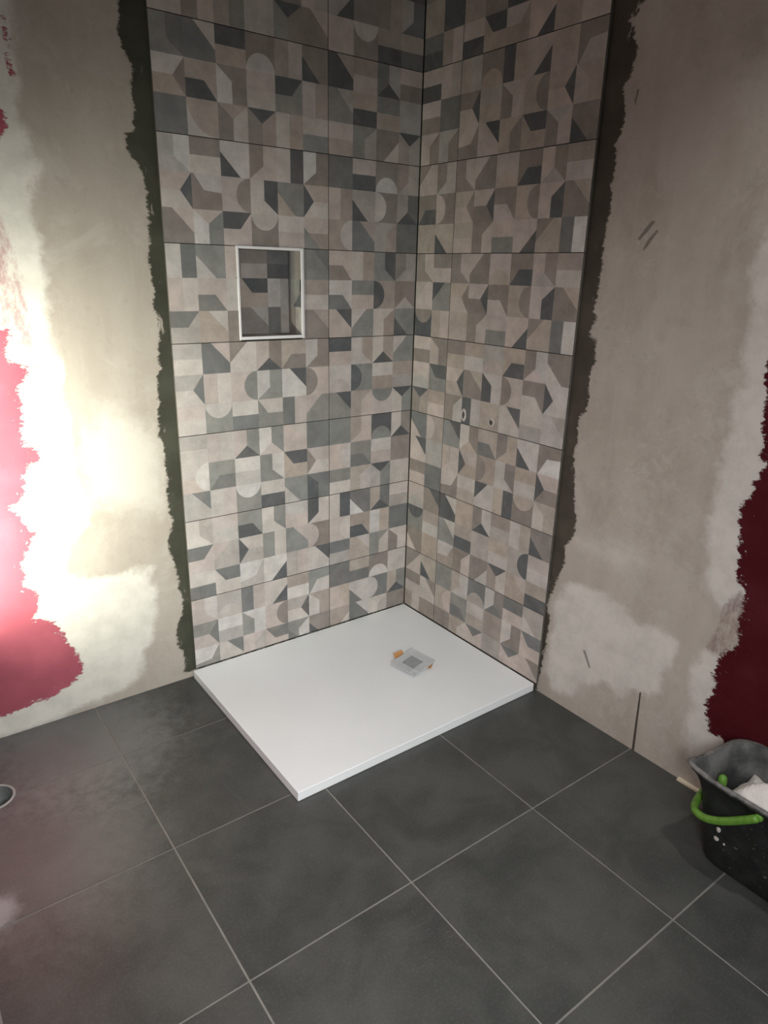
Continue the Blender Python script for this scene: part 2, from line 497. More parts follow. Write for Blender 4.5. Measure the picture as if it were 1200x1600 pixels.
def tile_outline(x0, x1, y0, y1):
    """rectangle, with a round bite where the drain pipe comes through its edge"""
    dx, dy, dr = DRAIN[0], DRAIN[1], DRAIN[2] + 0.002
    pts = [(x0, y0), (x1, y0), (x1, y1), (x0, y1)]
    if x0 < dx - dr and x1 > dx + dr:
        if abs(y1 - dy) < dr and y0 < dy - dr:          # bite in the upper edge
            h = y1 - dy
            a0 = math.asin(h / dr)
            arc = [(dx + dr * math.cos(a), dy + dr * math.sin(a)) for a in np.linspace(a0, -math.pi - a0, 28)]
            pts = [(x0, y0), (x1, y0), (x1, y1)] + arc + [(x0, y1)]
        elif abs(y0 - dy) < dr and y1 > dy + dr:        # bite in the lower edge
            h = y0 - dy
            a0 = math.asin(h / dr)
            arc = [(dx + dr * math.cos(a), dy + dr * math.sin(a)) for a in np.linspace(math.pi - a0, a0, 28)]
            pts = [(x0, y0)] + arc + [(x1, y0), (x1, y1), (x0, y1)]
    return pts


for i in range(len(xs) - 1):
    for j in range(len(ys) - 1):
        x0, x1 = max(xs[i] + FG, -2.699), min(xs[i + 1] - FG, 0.0115)
        y1, y0 = min(ys[j] - FG, 0.0115), max(ys[j + 1] + FG, -3.499)
        if x1 - x0 < 0.02 or y1 - y0 < 0.02:
            continue
        o2 = tile_outline(x0, x1, y0, y1)
        bm = bmesh.new()
        lo = [bm.verts.new((x, y, -0.008)) for x, y in o2]
        top = [bm.verts.new((x, y, 0.0)) for x, y in o2]
        bm.faces.new(top)
        for k in range(len(o2)):
            q = (k + 1) % len(o2)
            bm.faces.new((lo[k], lo[q], top[q], top[k]))
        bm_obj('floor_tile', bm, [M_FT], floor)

# ------------------------------------------------------------------ printed wall tiles
PAL = dict(W=(0.56, 0.545, 0.52), L=(0.50, 0.472, 0.44), P=(0.475, 0.42, 0.388), T=(0.41, 0.36, 0.312), N=(0.40, 0.378, 0.352),
           B=(0.355, 0.31, 0.275), M=(0.262, 0.235, 0.212), G=(0.245, 0.25, 0.235), S=(0.178, 0.184, 0.180), D=(0.108, 0.115, 0.119))


def half_disc(cx, cy, a0, rad=0.5, sy=1.0):
    return [(cx + rad * math.cos(a0 + math.pi * k / 14), cy + rad * math.sin(a0 + math.pi * k / 14) * sy) for k in range(15)]


q_ = [(1 - math.cos(math.pi / 2 * k / 10), math.sin(math.pi / 2 * k / 10)) for k in range(11)]
SH = dict(
    ht=[(0, 0), (1, 0), (1, .5), (0, .5)], hb=[(0, .5), (1, .5), (1, 1), (0, 1)],
    hl=[(0, 0), (.5, 0), (.5, 1), (0, 1)], hr=[(.5, 0), (1, 0), (1, 1), (.5, 1)],
    tl=[(0, 0), (.68, 0), (0, .68)], tr=[(.32, 0), (1, 0), (1, .68)], bl=[(0, .32), (.68, 1), (0, 1)], br=[(1, .32), (1, 1), (.32, 1)],
    TL=[(0, 0), (1, 0), (0, 1)],
    cl=half_disc(0, .5, -math.pi / 2), cr=half_disc(1, .5, math.pi / 2), ct=half_disc(.5, 0, 0), cb=half_disc(.5, 1, math.pi),
    htbl=[(0, 0), (1, 0), (1, .5), (.4, .5)], htbr=[(0, 0), (1, 0), (.6, .5), (0, .5)],
    hbtl=[(.4, .5), (1, .5), (1, 1), (0, 1)], hbtr=[(0, .5), (.6, .5), (1, 1), (0, 1)],
    hltr=[(0, 0), (.5, .4), (.5, 1), (0, 1)], hlbr=[(0, 0), (.5, 0), (.5, .6), (0, 1)],
    hrtl=[(1, 0), (1, 1), (.5, 1), (.5, .4)], hrbl=[(.5, 0), (1, 0), (1, 1), (.5, .6)],
    aL=[(0, 0), (.4, .5), (0, 1)], aR=[(1, 0), (.62, .5), (1, 1)], aT=[(0, 0), (1, 0), (.5, .4)], aB=[(0, 1), (1, 1), (.5, .58)],
    qtr=[(x, y) for x, y in q_] + [(1, 0)],
    sb=[(0, 0), (1, 0), (.65, .55), (0, .62)], sf=[(.05, 1), (.4, .45), (1, .4), (1, 1)],
    nb=[(0, .75), (.65, .6), (1, 0), (1, 1), (0, 1)], st=[(.08, 0), (1, 0), (1, .5), (.4, .45)])

LEFT = {   # rows of the print, lowest tile first; six cells a row
 0: "P;hrbl:L N;cb:L P;hl:S L;br:D W;ht:B G;sf:L / P;ht:G;aR:S W;hb:N W;hltr:G P;cr:M L;ht:N;aR:D B;hltr:L / G;sb:W L;tr:S P;hrtl:N P;htbl:S G;hrtl:W;bl:S M;bl:D",
 1: "L;hrbl:N P;hb:L G;hbtr:D L;hrbl:G L;hb:P L;hlbr:D / P;htbr:S N;tl:P L;hb:N;aL:D L;hl:G G;tr:P M;cl:P / L;hb:S L;htbl:S W;nb:N W;br:D P;hl:N L;tr:D",
 2: "L;ht:N L;hl:P P;hr:G;aB:D W;hr:G;aB:P P;tr:L S / P;ht:L;cr:W G;hbtl:S W;hb:L G;hrbl:W T;htbl:D P;hb:L;aL:M / N;tr:S L;hr:P G;ct:W L;hb:D G;bl:L S;hltr:D",
 3: "L;ht:N S;tr:P L;tl:M P;hr:M;aB:D T;hbtl:M M;hlbr:L / L;ht:N;aR:S P;hr:L P;cr:G G;hlbr:L W;tr:D P;cl:M / L;ht:P G;ct:L L;hb:S G;htbl:L P;hl:S G;tl:P",
 4: "L;hr:S G;bl:L P;br:G M N G;tr:S / L;hl:P P;hbtr:S L T;htbl:D L L;ht:B / N;htbr:S T;tr:L M M;tr:N N;hl:D M;tr:B",
 5: "N;hrbl:W L;ht:M L;bl:D P;hlbr:M L;hr:D M;hlbr:W / L;ht:P;aR:D M;st:L P;cr:M L;hrbl:D G;bl:T P;hb:L;aL:D / M;tr:P P;hltr:W;hrtl:G P;htbr:D M;ct:L P;ht:L P;hb:B;bl:G",
 6: "G;hrbl:S S;tr:L T;ht:D M;cb:L B;hr:P M;bl:D / T;ht:L;aR:M T;hbtr:D M;hltr:W L;ht:P G;htbr:D P;hr:B / S L;qtr:T L;hl:M;aT:T B;hl:M;aT:D L;hr:B L;hb:G",
 7: "L;tr:M P;hb:B G L;ht:T M;cl:P T / B;hr:P M L;bl:D P N;hb:M P;hr:N / L;hb:P P;hl:M B;hr:G N M;hl:G;aT:D M;tr:P"}
LCUT = {
 0: "S T;hb:S M;cb:W L / P;hrbl:T L;bl:S S;cl:L G;hlbr:T;aB:D / B;br:L S;tr:L L;hrtl:N M",
 1: "L;hr:D S;bl:W T;hr:S;aB:D L;hb:N / P;cr:L B;hbtr:D T;hl:W S / N;ht:S T;tr:L G;hrtl:L L;hltr:M",
 2: "G P;hlbr:B D;cb:G M;hl:L;aB:D / P;cr:L G;hbtr:S P;ht:L M / L;ht:G T;hrtl:L N;hr:G;aT:D L",
 3: "P;ht:D L;hrbl:B L;hr:B;aB:D G;tl:L / L;cb:P G;cl:D L;hb:B B;hb:N / G;tr:D B;hrtl:P P;ct:G G;hl:L;aT:D",
 4: "P;hbtr:M L;hr:B G;hrbl:D N;hlbr:M / L;hbtr:S P;ht:G B;cl:D M;aB:N / P;tr:D G;tl:L L;hrtl:B G;bl:D",
 5: "S P;hb:D M;cb:W N;hlbr:B / P;hr:B N;bl:D M;cl:L S;hlbr:N;aB:D / B;cr:L S;tr:B N;hrtl:B S",
 6: "D;tr:B P;ht:B N;hl:S;aB:D M;ht:P / G;tr:N T;hb:D T;ht:G N / T;ht:P G;hrtl:N M;br:L N;hl:B;aT:D",
 7: "P L;hl:M M D / N;br:D M M;hr:B S;hlbr:N / P M;ct:L B;hb:D T;hb:S"}
RCUT = {
 0: "P;TL:M T;bl:D / P;ht:M L;tr:M / B;hr:P M",
 1: "P;cb:N M;tr:D / G;ct:D L;ht:B / M;bl:P T",
 2: "S;bl:P B;cl:P / P;tr:D N / P;ht:M S",
 3: "P;hb:M M;hltr:P / P;cb:N G;htbl:D / B;hl:M;aT:D P;ht:B",
 4: "M;hrbl:P P;ht:M / P;tl:N G;tl:D / D;ct:M P;hl:T",
 5: "P;tl:M N;hlbr:M / M;hbtl:D M;cl:P / T T;bl:D",
 6: "P;hb:D N;hl:P / P;hb:M S / P;hrtl:M N;hrtl:M",
 7: "M P / B D / S;hb:D P;hl:B"}
RIGHT = {
 0: "G L;hlbr:T S;cb:N L;hr:M;aB:S P;ht:S N;bl:L / T;cr:P G;hbtr:S L;hb:T B M;hlbr:L P;htbl:S / M T;hrtl:L P;aT:S N P;aT:S P;tr:M",
 1: "D;tr:L T M;hr:L;aB:D B;hb:N T;hl:L M;bl:D / G;tr:L B;hb:D N L;ht:T N;cr:D L;ht:P / B;sb:L M;hrtl:P M;br:L B;hr:L;aT:D T;tr:P T;hb:D",
 2: "G;tr:D L;hr:M;aB:T T;hbtr:S T;hlbr:M L;bl:D M;sf:W / P;hlbr:T P;hb:T;aL:D B;cl:M L;hrbl:M L;ht:T P;hb:M;aL:D / M;sb:P L;hb:T L;tl:D T;hr:D M;ct:T T;hltr:L",
 3: "T;ht:M L;ht:T N;cb:P T;hbtl:D L;hlbr:M;aB:P M;bl:L / P;hb:T;aR:D M;tr:T L;hltr:D P;cl:M M;hbtr:L L;aL:D / M;hrtl:L L;hl:D T;br:B L;tr:D L;hb:N L;tr:N",
 4: "M;hrbl:P M;tl:P P;cb:T M;hbtl:D P;hrbl:M;aB:N L;ht:B / P;ht:T;aR:M M;ht:P;aR:D M;hbtr:P T;cr:M P;hrtl:D M;tr:T / P;ht:T M;hrtl:P P;hb:G P;br:D T;tl:M W;hl:S",
 6: "N;hl:T M;cb:T T;hl:D P;br:D P;ht:T M;sf:P / P;ht:M;aR:D N;hb:T P;hltr:M T;cr:M P;ht:T;aR:D T;hltr:P / M;sb:P P;tr:D T;hrtl:M T;htbl:D N;hltr:M;hrtl:P M;bl:D",
 7: "P L;hr:M T P;tl:M N;hb:B L / B P;hb:M D;tr:L N;cb:P M T / P;hb:D T;htbl:D B;htbr:P P;br:D T P"}
RIGHT[5] = RIGHT[4]
NICHE = "M M;hb:N S;hb:D / T T;htbl:D N;hl:L / M M;tr:N N;hl:S"
NSIDE = "S;hr:M / G;br:D / M;hr:N"


def tile_print_material():
    mt, nt, b = new_mat('printed_cement_tile')
    t = NT(nt)
    p = t.geo()
    a = t.n('ShaderNodeAttribute', attribute_name='print').outputs['Color']
    k = t.math('ADD', t.math('MULTIPLY', t.step(t.noise(16, 6, 0.65, p), 0.3, 0.7), 0.26), 0.87)
    k2 = t.math('ADD', t.math('MULTIPLY', t.noise(120, 4, 0.7, p), 0.22), 0.89)
    cmb = t.n('ShaderNodeCombineColor')
    kk = t.math('MULTIPLY', k, k2)
    for q in range(3):
        t.l(kk, cmb.inputs[q])
    c = t.mix(1.0, a, cmb.outputs[0], 'MULTIPLY')
    c = t.mix(t.math('MULTIPLY', t.step(t.noise(11, 4, 0.6, p, 1.0), 0.48, 0.75), 0.14), c, (0.42, 0.32, 0.25))
    t.l(c, b.inputs['Base Color'])
    b.inputs['Roughness'].default_value = 0.6
    b.inputs['Specular IOR Level'].default_value = 0.25
    return mt


M_TILE = tile_print_material()
M_EDGE = mottled('tile_body', (0.075, 0.07, 0.058), (0.11, 0.10, 0.085), 30, 0.9)


def clip(poly, s0, s1, z0, z1):
    for ax, lim, sg in ((0, s0, 1), (0, s1, -1), (1, z0, 1), (1, z1, -1)):
        out = []
        for i in range(len(poly)):
            a, b_ = poly[i - 1], poly[i]
            ia, ib = (a[ax] - lim) * sg >= 0, (b_[ax] - lim) * sg >= 0
            if ia != ib:
                t = (lim - a[ax]) / (b_[ax] - a[ax])
                out.append((a[0] + (b_[0] - a[0]) * t, a[1] + (b_[1] - a[1]) * t))
            if ib:
                out.append(b_)
        poly = out
        if len(poly) < 3:
            return []
    return poly


TH = 0.0095


def wall_tile(parent, to3, spec, s0, s1, z0, z1, cs0=None, cs1=None, cz0=None, cz1=None, name='wall_tile', gap=0.0012, recess=0.0):
    """body slab plus its printed face; (s0..z1) is the whole print, (c..) the cut piece that is really there"""
    cs0 = s0 if cs0 is None else cs0
    cs1 = s1 if cs1 is None else cs1
    cz0 = z0 if cz0 is None else cz0
    cz1 = z1 if cz1 is None else cz1
    a, b_, c, e = cs0 + gap, cs1 - gap, cz0 + gap, cz1 - gap
    verts, faces, mi, cols = [], [], [], []

    def face(pts, off, mat, col):
        if len(pts) < 3:
            return
        ar = sum(pts[i - 1][0] * pts[i][1] - pts[i][0] * pts[i - 1][1] for i in range(len(pts)))
        if abs(ar) < 1e-7:
            return
        if ar < 0:
            pts = pts[::-1]
        n = len(verts)
        verts.extend(to3(x, z, off - recess) for x, z in pts)
        faces.append(tuple(range(n, n + len(pts))))
        mi.append(mat)
        cols.extend([col] * len(pts))
    # body sides
    rect = [(a, c), (b_, c), (b_, e), (a, e)]
    n = len(verts)
    verts.extend(to3(x, z, -TH - recess) for x, z in rect)
    verts.extend(to3(x, z, 0.0 - recess) for x, z in rect)
    for k in range(4):
        q = (k + 1) % 4
        faces.append((n + k, n + q, n + 4 + q, n + 4 + k))
        mi.append(1)
        cols.extend([(0.1, 0.09, 0.08)] * 4)
    rows = [x.split() for x in spec.split('/')]
    nr = len(rows)
    for ri, row in enumerate(rows):
        nc = len(row)
        for ci, cell in enumerate(row):
            parts = cell.split(';')
            ws, hs = (s1 - s0) / nc, (z1 - z0) / nr
            x0, ztop = s0 + ci * ws, z1 - ri * hs
            for li, pt in enumerate(parts):
                if li == 0:
                    shp, cn = [(0, 0), (1, 0), (1, 1), (0, 1)], pt
                else:
                    sn, cn = pt.split(':')
                    shp = SH[sn]
                jit = random.uniform(0.93, 1.07)
                tint = random.uniform(-0.02, 0.02)
                col = tuple(v * jit * (1 + tt) for v, tt in zip(PAL[cn], (tint, 0, -tint)))
                poly = [(x0 + u * ws, ztop - v * hs) for u, v in shp]
                face(clip(poly, a, b_, c, e), 0.00008 * li, 0, col)
    me = bpy.data.meshes.new(name)
    me.from_pydata(verts, [], faces)
    me.polygons.foreach_set('material_index', mi)
    at = me.color_attributes.new('print', 'FLOAT_COLOR', 'CORNER')
    buf = np.ones((len(cols), 4), np.float32)
    buf[:, :3] = np.array(cols, np.float32)
    at.data.foreach_set('color', buf.ravel())
    return link(name, me, parent, [M_TILE, M_EDGE])


TILE_H, ROW0 = 0.3042, 0.2822 + ZS
CL, WT, CR = 0.4008, 0.5917, 0.2071
for k in range(8):
    z1 = ROW0 + k * TILE_H
    z0 = z1 - TILE_H
    cz0 = max(z0, ZS + 0.002)
    if k == 4:
        wall_tile(wall_left, left3, LEFT[k], -CL - WT, -CL, z0, z1, cs1=NX0 - 0.001)
        wall_tile(wall_left, left3, LEFT[k], -CL - WT, -CL, z0, z1, cs0=NX1 + 0.001)
    else:
        wall_tile(wall_left, left3, LEFT[k], -CL - WT, -CL, z0, z1, cz0=cz0)
    wall_tile(wall_left, left3, LCUT[k], -CL, -0.0015, z0, z1, cz0=cz0)
    wall_tile(wall_right, right3, RCUT[k], 0.003, CR, z0, z1, cz0=cz0)
    wall_tile(wall_right, right3, RIGHT[k], CR, CR + WT, z0, z1, cz0=cz0)

# ------------------------------------------------------------------ niche in the left wall
ND = 0.092
M_TRIM = mottled('white_metal_trim', (0.78, 0.79, 0.79), (0.84, 0.84, 0.84), 20, 0.35)
back = lambda s, z, off=0.0: (s, ND - off, z)
wall_tile(wall_left, back, NICHE, -0.798, -0.498, NZ0 - 0.006, NZ1 + 0.004, NX0, NX1, NZ0, NZ1, name='niche_back_tile', gap=0.0)
rside = lambda s, z, off=0.0: (NX1 - off, ND - s, z)
wall_tile(wall_left, rside, NSIDE, 0.0, 0.10, NZ0, NZ1, 0.001, ND - 0.002, NZ0, NZ1, name='niche_side_tile', gap=0.0)
lside = lambda s, z, off=0.0: (NX0 + off, s, z)
wall_tile(wall_left, lside, NSIDE, 0.0, 0.10, NZ0, NZ1, 0.002, ND - 0.001, NZ0, NZ1, name='niche_side_tile', gap=0.0)
sill = lambda s, z, off=0.0: (s, z, NZ0 + off)
wall_tile(wall_left, sill, "N L M", NX0, NX1, 0.002, ND - 0.001, name='niche_sill_tile', gap=0.0)
soff = lambda s, z, off=0.0: (s, ND - z, NZ1 - off)
wall_tile(wall_left, soff, "M G M", NX0, NX1, 0.001, ND - 0.002, name='niche_head_tile', gap=0.0)
TW = 0.0075


def trim_piece(pts):
    """mitred profile: face proud of the tile and a leg into the niche"""
    bm = bmesh.new()
    fr = [bm.verts.new((x, -0.0035, z)) for x, z in pts]
    bk = [bm.verts.new((x, 0.010, z)) for x, z in pts]
    bm.faces.new(fr)
    bm.faces.new(bk[::-1])
    for k in range(4):
        q = (k + 1) % 4
        bm.faces.new((fr[k], bk[k], bk[q], fr[q]))
    bmesh.ops.recalc_face_normals(bm, faces=bm.faces[:])
    bmesh.ops.bevel(bm, geom=bm.edges[:], offset=0.0008, segments=1, affect='EDGES')
    bm_obj('niche_trim', bm, [M_TRIM], wall_left)


OX0, OX1, OZ0, OZ1 = NX0 - TW, NX1 + TW + 0.002, NZ0 - TW - 0.003, NZ1 + TW + 0.001
trim_piece([(OX0, OZ0), (OX1, OZ0), (NX1, NZ0), (NX0, NZ0)])
trim_piece([(OX0, OZ1), (OX1, OZ1), (NX1, NZ1), (NX0, NZ1)])
trim_piece([(OX0, OZ0), (NX0, NZ0), (NX0, NZ1), (OX0, OZ1)])
trim_piece([(OX1, OZ0), (NX1, NZ0), (NX1, NZ1), (OX1, OZ1)])

# ------------------------------------------------------------------ shower tray
M_TRAY = mottled('white_resin', (0.735, 0.765, 0.775), (0.765, 0.795, 0.805), 3.0, 0.45, 0, 0.05)
bm = bmesh.new()
add_box(bm, (-1.0044, -0.7907, 0.0012), (-0.004, -0.004, ZS), 0.0022, 2)
tag(bm_obj('shower_tray', bm, [M_TRAY]), 'flat white rectangular shower tray in the tiled corner, laid on the grey floor tiles', 'shower tray')

# ------------------------------------------------------------------ drain cover lying loose on its packing
M_STEEL = mottled('satin_steel', (0.47, 0.50, 0.51), (0.53, 0.56, 0.57), 30, 0.42, 0.1)
M_GRID = mottled('grey_grid', (0.27, 0.29, 0.30), (0.31, 0.33, 0.34), 40, 0.5, 0.1)
M_HOLE = mottled('dark_hole', (0.05, 0.055, 0.06), (0.07, 0.075, 0.08), 30, 0.8)
M_CARD = mottled('brown_cardboard', (0.42, 0.20, 0.07), (0.52, 0.27, 0.11), 40, 0.8)
corners = [Vector((-0.3722, -0.3966, 0.0)), Vector((-0.3548, -0.5161, 0.0)), Vector((-0.2111, -0.4834, 0.0)), Vector((-0.2579, -0.3710, 0.0))]
PC = sum(corners, Vector()) / 4
cov = empty('drain_cover', (PC.x, PC.y, ZS + 0.0010))
tag(cov, 'loose square grey metal drain cover with perforated centre, lying on the white shower tray', 'drain cover')
ex = ((corners[2] - corners[1]) + (corners[3] - corners[0])).normalized()
ey = Vector((-ex.y, ex.x, 0))
hx, hy = 0.0635, 0.0585
zc = 0.0165


def plate_z(u, v):        # slightly dished plate, resting on the packing under its far corner
    return zc + 0.004 * u + 0.004 * v + 0.0025 * (u * u + v * v - 0.6) - 0.003 * (u < -0.5) * (v < -0.5)


bm = bmesh.new()
N = 12
gr = {}
for lay, dz in ((0, 0.0), (1, -0.0035)):
    for i in range(N + 1):
        for j in range(N + 1):
            u, v = i / N * 2 - 1, j / N * 2 - 1
            q = ex * (u * hx) + ey * (v * hy)
            gr[lay, i, j] = bm.verts.new((q.x, q.y, plate_z(u, v) + dz))
for i in range(N):
    for j in range(N):
        bm.faces.new((gr[0, i, j], gr[0, i + 1, j], gr[0, i + 1, j + 1], gr[0, i, j + 1]))
        bm.faces.new((gr[1, i, j + 1], gr[1, i + 1, j + 1], gr[1, i + 1, j], gr[1, i, j]))
for i in range(N):
    for a, b_ in (((i, 0), (i + 1, 0)), ((i + 1, N), (i, N)), ((0, i + 1), (0, i)), ((N, i), (N, i + 1))):
        bm.faces.new((gr[1, a[0], a[1]], gr[1, b_[0], b_[1]], gr[0, b_[0], b_[1]], gr[0, a[0], a[1]]))
bm_obj('plate', bm, [M_STEEL], cov, smooth=False)
bm = bmesh.new()
for i in range(9):
    for j in range(9):
        u, v = -0.06 + (i - 4) * 0.098, 0.02 + (j - 4) * 0.098
        q = ex * (u * hx) + ey * (v * hy)
        ang = [k * math.pi / 3 for k in range(6)]
        vs = [bm.verts.new((q.x + 0.0021 * math.cos(a), q.y + 0.0021 * math.sin(a), plate_z(u, v) + 0.0013)) for a in ang]
        bm.faces.new(vs)
cg = bmesh.new()
cs = [ex * ((-0.06 + a * 0.47) * hx) + ey * ((0.02 + b_ * 0.47) * hy) for a, b_ in ((-1, -1), (1, -1), (1, 1), (-1, 1))]
ct_ = [cg.verts.new((q.x, q.y, plate_z(q.dot(ex) / hx, q.dot(ey) / hy) + 0.0008)) for q in cs]
cb_ = [cg.verts.new((q.x, q.y, plate_z(q.dot(ex) / hx, q.dot(ey) / hy) - 0.002)) for q in cs]
cg.faces.new(ct_)
for k in range(4):
    cg.faces.new((cb_[k], cb_[(k + 1) % 4], ct_[(k + 1) % 4], ct_[k]))
bm_obj('centre_grid', cg, [M_GRID], cov)
hol = bm_obj('perforation', bm, [M_HOLE], cov)
hol['kind'] = 'stuff'

pk = empty('cardboard_packing', (PC.x, PC.y, ZS + 0.0005))
tag(pk, 'brown folded cardboard strip with one flap bent up, sticking out under the metal drain cover', 'cardboard')


def strip(name, pts, wdir, wid, th, parent, mat):
    bm = bmesh.new()
    wd = Vector(wdir).normalized() * wid / 2
    ring = []
    for i, p in enumerate(pts):
        p = Vector(p)
        t = (Vector(pts[min(i + 1, len(pts) - 1)]) - Vector(pts[max(i - 1, 0)])).normalized()
        nn = t.cross(wd.normalized()) * th / 2
        ring.append([bm.verts.new(p + wd + nn), bm.verts.new(p - wd + nn), bm.verts.new(p - wd - nn), bm.verts.new(p + wd - nn)])
    for i in range(len(ring) - 1):
        for k in range(4):
            bm.faces.new((ring[i][k], ring[i][(k + 1) % 4], ring[i + 1][(k + 1) % 4], ring[i + 1][k]))
    bm.faces.new(ring[0])
    bm.faces.new(ring[-1])
    return bm_obj(name, bm, [mat], parent)


base0 = PC.copy()
zz = lambda x, y, z: (x - base0.x, y - base0.y, z)
dirn = Vector((0.095, -0.125, 0)).normalized()
wdv = Vector((-dirn.y, dirn.x, 0))
A, B = Vector((-0.312, -0.3745, 0)), Vector((-0.2475, -0.4925, 0))
q = [A.lerp(B, t) for t in (0, .25, .5, .8, 1)]
strip('base_strip', [zz(p.x, p.y, h) for p, h in zip(q, (0.0012, 0.005, 0.0095, 0.0085, 0.0078))], wdv, 0.040, 0.0016, pk, M_CARD)
fd = Vector((0.99, 0.10, 0)).normalized()
up0 = A + fd * 0.002
out_ = Vector((-ex.y, ex.x, 0))
strip('flap', [zz(up0.x, up0.y - 0.003, 0.0008), zz(up0.x, up0.y + 0.001, 0.004),
               zz(up0.x - 0.004, up0.y + 0.013, 0.027)], fd, 0.046, 0.0016, pk, M_CARD)

# ------------------------------------------------------------------ capped water pipes in the right wall
M_PLUG = mottled('grey_plug', (0.06, 0.052, 0.047), (0.10, 0.09, 0.08), 60, 0.6)
M_CHIP = mottled('chipped_plaster', (0.42, 0.39, 0.36), (0.56, 0.53, 0.50), 90, 0.9)


def pipe_outlet(s, z, rw, rh, label):
    e = empty('pipe_outlet', (0.0, -s, z))
    tag(e, label, 'pipe', 'water pipe outlets in the right wall')
    bm = bmesh.new()
    n = 20
    prof = [(1.62, -0.0006), (1.45, 0.0024), (1.10, 0.0042), (0.92, 0.0022), (0.90, -0.0006)]
    rings = []
    for k in range(n):
        a = 2 * math.pi * k / n
        jr = 1 + 0.14 * noise.noise(Vector((math.cos(a) * 2 + s * 30, math.sin(a) * 2, z)))
        rings.append([bm.verts.new((-h - 0.0004, -rw * q * jr * math.cos(a), rh * q * jr * math.sin(a))) for q, h in prof])
    for k in range(n):
        for i in range(len(prof) - 1):
            bm.faces.new((rings[k][i], rings[k][i + 1], rings[(k + 1) % n][i + 1], rings[(k + 1) % n][i]))
    bm_obj('plaster_collar', bm, [M_CHIP], e)
    bm = bmesh.new()
    vs = [[bm.verts.new((-h, -rw * q * math.cos(2 * math.pi * k / n), rh * q * math.sin(2 * math.pi * k / n))) for k in range(n)]
          for q, h in ((0.93, 0.0004), (0.72, 0.0006), (0.66, 0.0030), (0.3, 0.0034))]
    for i in range(3):
        for k in range(n):
            bm.faces.new((vs[i][k], vs[i][(k + 1) % n], vs[i + 1][(k + 1) % n], vs[i + 1][k]))
    bm.faces.new(vs[3])
    bm_obj('plug', bm, [M_PLUG], e)


pipe_outlet(0.319, 0.9245 + ZS, 0.0085, 0.0155, 'oblong dark water pipe hole in the tiled right wall, nearer the corner')
pipe_outlet(0.4664, 0.9215 + ZS, 0.0105, 0.0105, 'round grey capped water pipe in the tiled right wall, farther from the corner')

# ------------------------------------------------------------------ drain pipe in the floor, far left
M_PVC = mottled('grey_pvc', (0.30, 0.31, 0.30), (0.38, 0.39, 0.38), 20, 0.5)
M_PIPEIN = mottled('pipe_inside', (0.10, 0.115, 0.11), (0.15, 0.165, 0.16), 20, 0.6)
dp = empty('drain_pipe', (DRAIN[0], DRAIN[1], 0.0))
tag(dp, 'open round grey drain pipe set in the floor tiles by the left wall', 'pipe')


def lathe(name, prof, mat, parent, n=40):
    bm = bmesh.new()
    rg = [[bm.verts.new((q * math.cos(2 * math.pi * k / n), q * math.sin(2 * math.pi * k / n), z)) for k in range(n)] for q, z in prof]
    for i in range(len(rg) - 1):
        for k in range(n):
            bm.faces.new((rg[i][k], rg[i][(k + 1) % n], rg[i + 1][(k + 1) % n], rg[i + 1][k]))
    return bm, rg


bm, rg = lathe('rim', [(0.0565, -0.0012), (0.0565, 0.0010), (0.054, 0.0022), (0.050, 0.0022), (0.0485, 0.0005), (0.0487, -0.0012)], M_PVC, dp)
bm_obj('rim', bm, [M_PVC], dp, smooth=True)
bm, rg = lathe('bore', [(0.0486, 0.0004), (0.0475, -0.004), (0.0470, -0.060), (0.030, -0.062)], M_PIPEIN, dp)
bm.faces.new(rg[-1])
bm_obj('bore', bm, [M_PIPEIN], dp, smooth=True)

# ------------------------------------------------------------------ expansion strip at the foot of the right wall
M_FOAM = mottled('pale_foam', (0.62, 0.54, 0.40), (0.70, 0.63, 0.50), 30, 0.9)
bm = bmesh.new()
add_box(bm, (-0.003, -1.62, 0.0005), (0.0112, -1.375, 0.009), 0.001)
tag(bm_obj('edging_strip', bm, [M_FOAM]), 'thin pale yellow strip along the foot of the right wall, ending behind the black bucket', 'strip')

# ------------------------------------------------------------------ rectangular black bucket with green handle
BC = Vector((-0.146, -1.700, 0.0))
BH = 0.280


def rr(hx_, hy_, rad, n=9):
    """rounded rectangle, counter-clockwise from the +x side"""
    out = []
    for cx, cy, a0 in ((hx_ - rad, hy_ - rad, 0), (-hx_ + rad, hy_ - rad, 90), (-hx_ + rad, -hy_ + rad, 180), (hx_ - rad, -hy_ + rad, 270)):
        for k in range(n):
            a = math.radians(a0 + 90 * k / (n - 1))
            out.append((cx + rad * math.cos(a), cy + rad * math.sin(a)))
    return out


def section(z, grow=0.0):
    t = z / BH
    o2 = rr(0.080 + 0.044 * t + grow, 0.130 + 0.035 * t + grow, 0.055 + 0.012 * t)
    lip = max(0, (t - 0.72) / 0.28) ** 1.6
    out = []
    for x, y in o2:
        a = math.atan2(y, x)
        da = abs((a - math.radians(118) + math.pi) % (2 * math.pi) - math.pi)
        k = 1 + 0.17 * lip * math.exp(-(da / 0.17) ** 2)
        out.append((x * k, y * k, z))
    return out


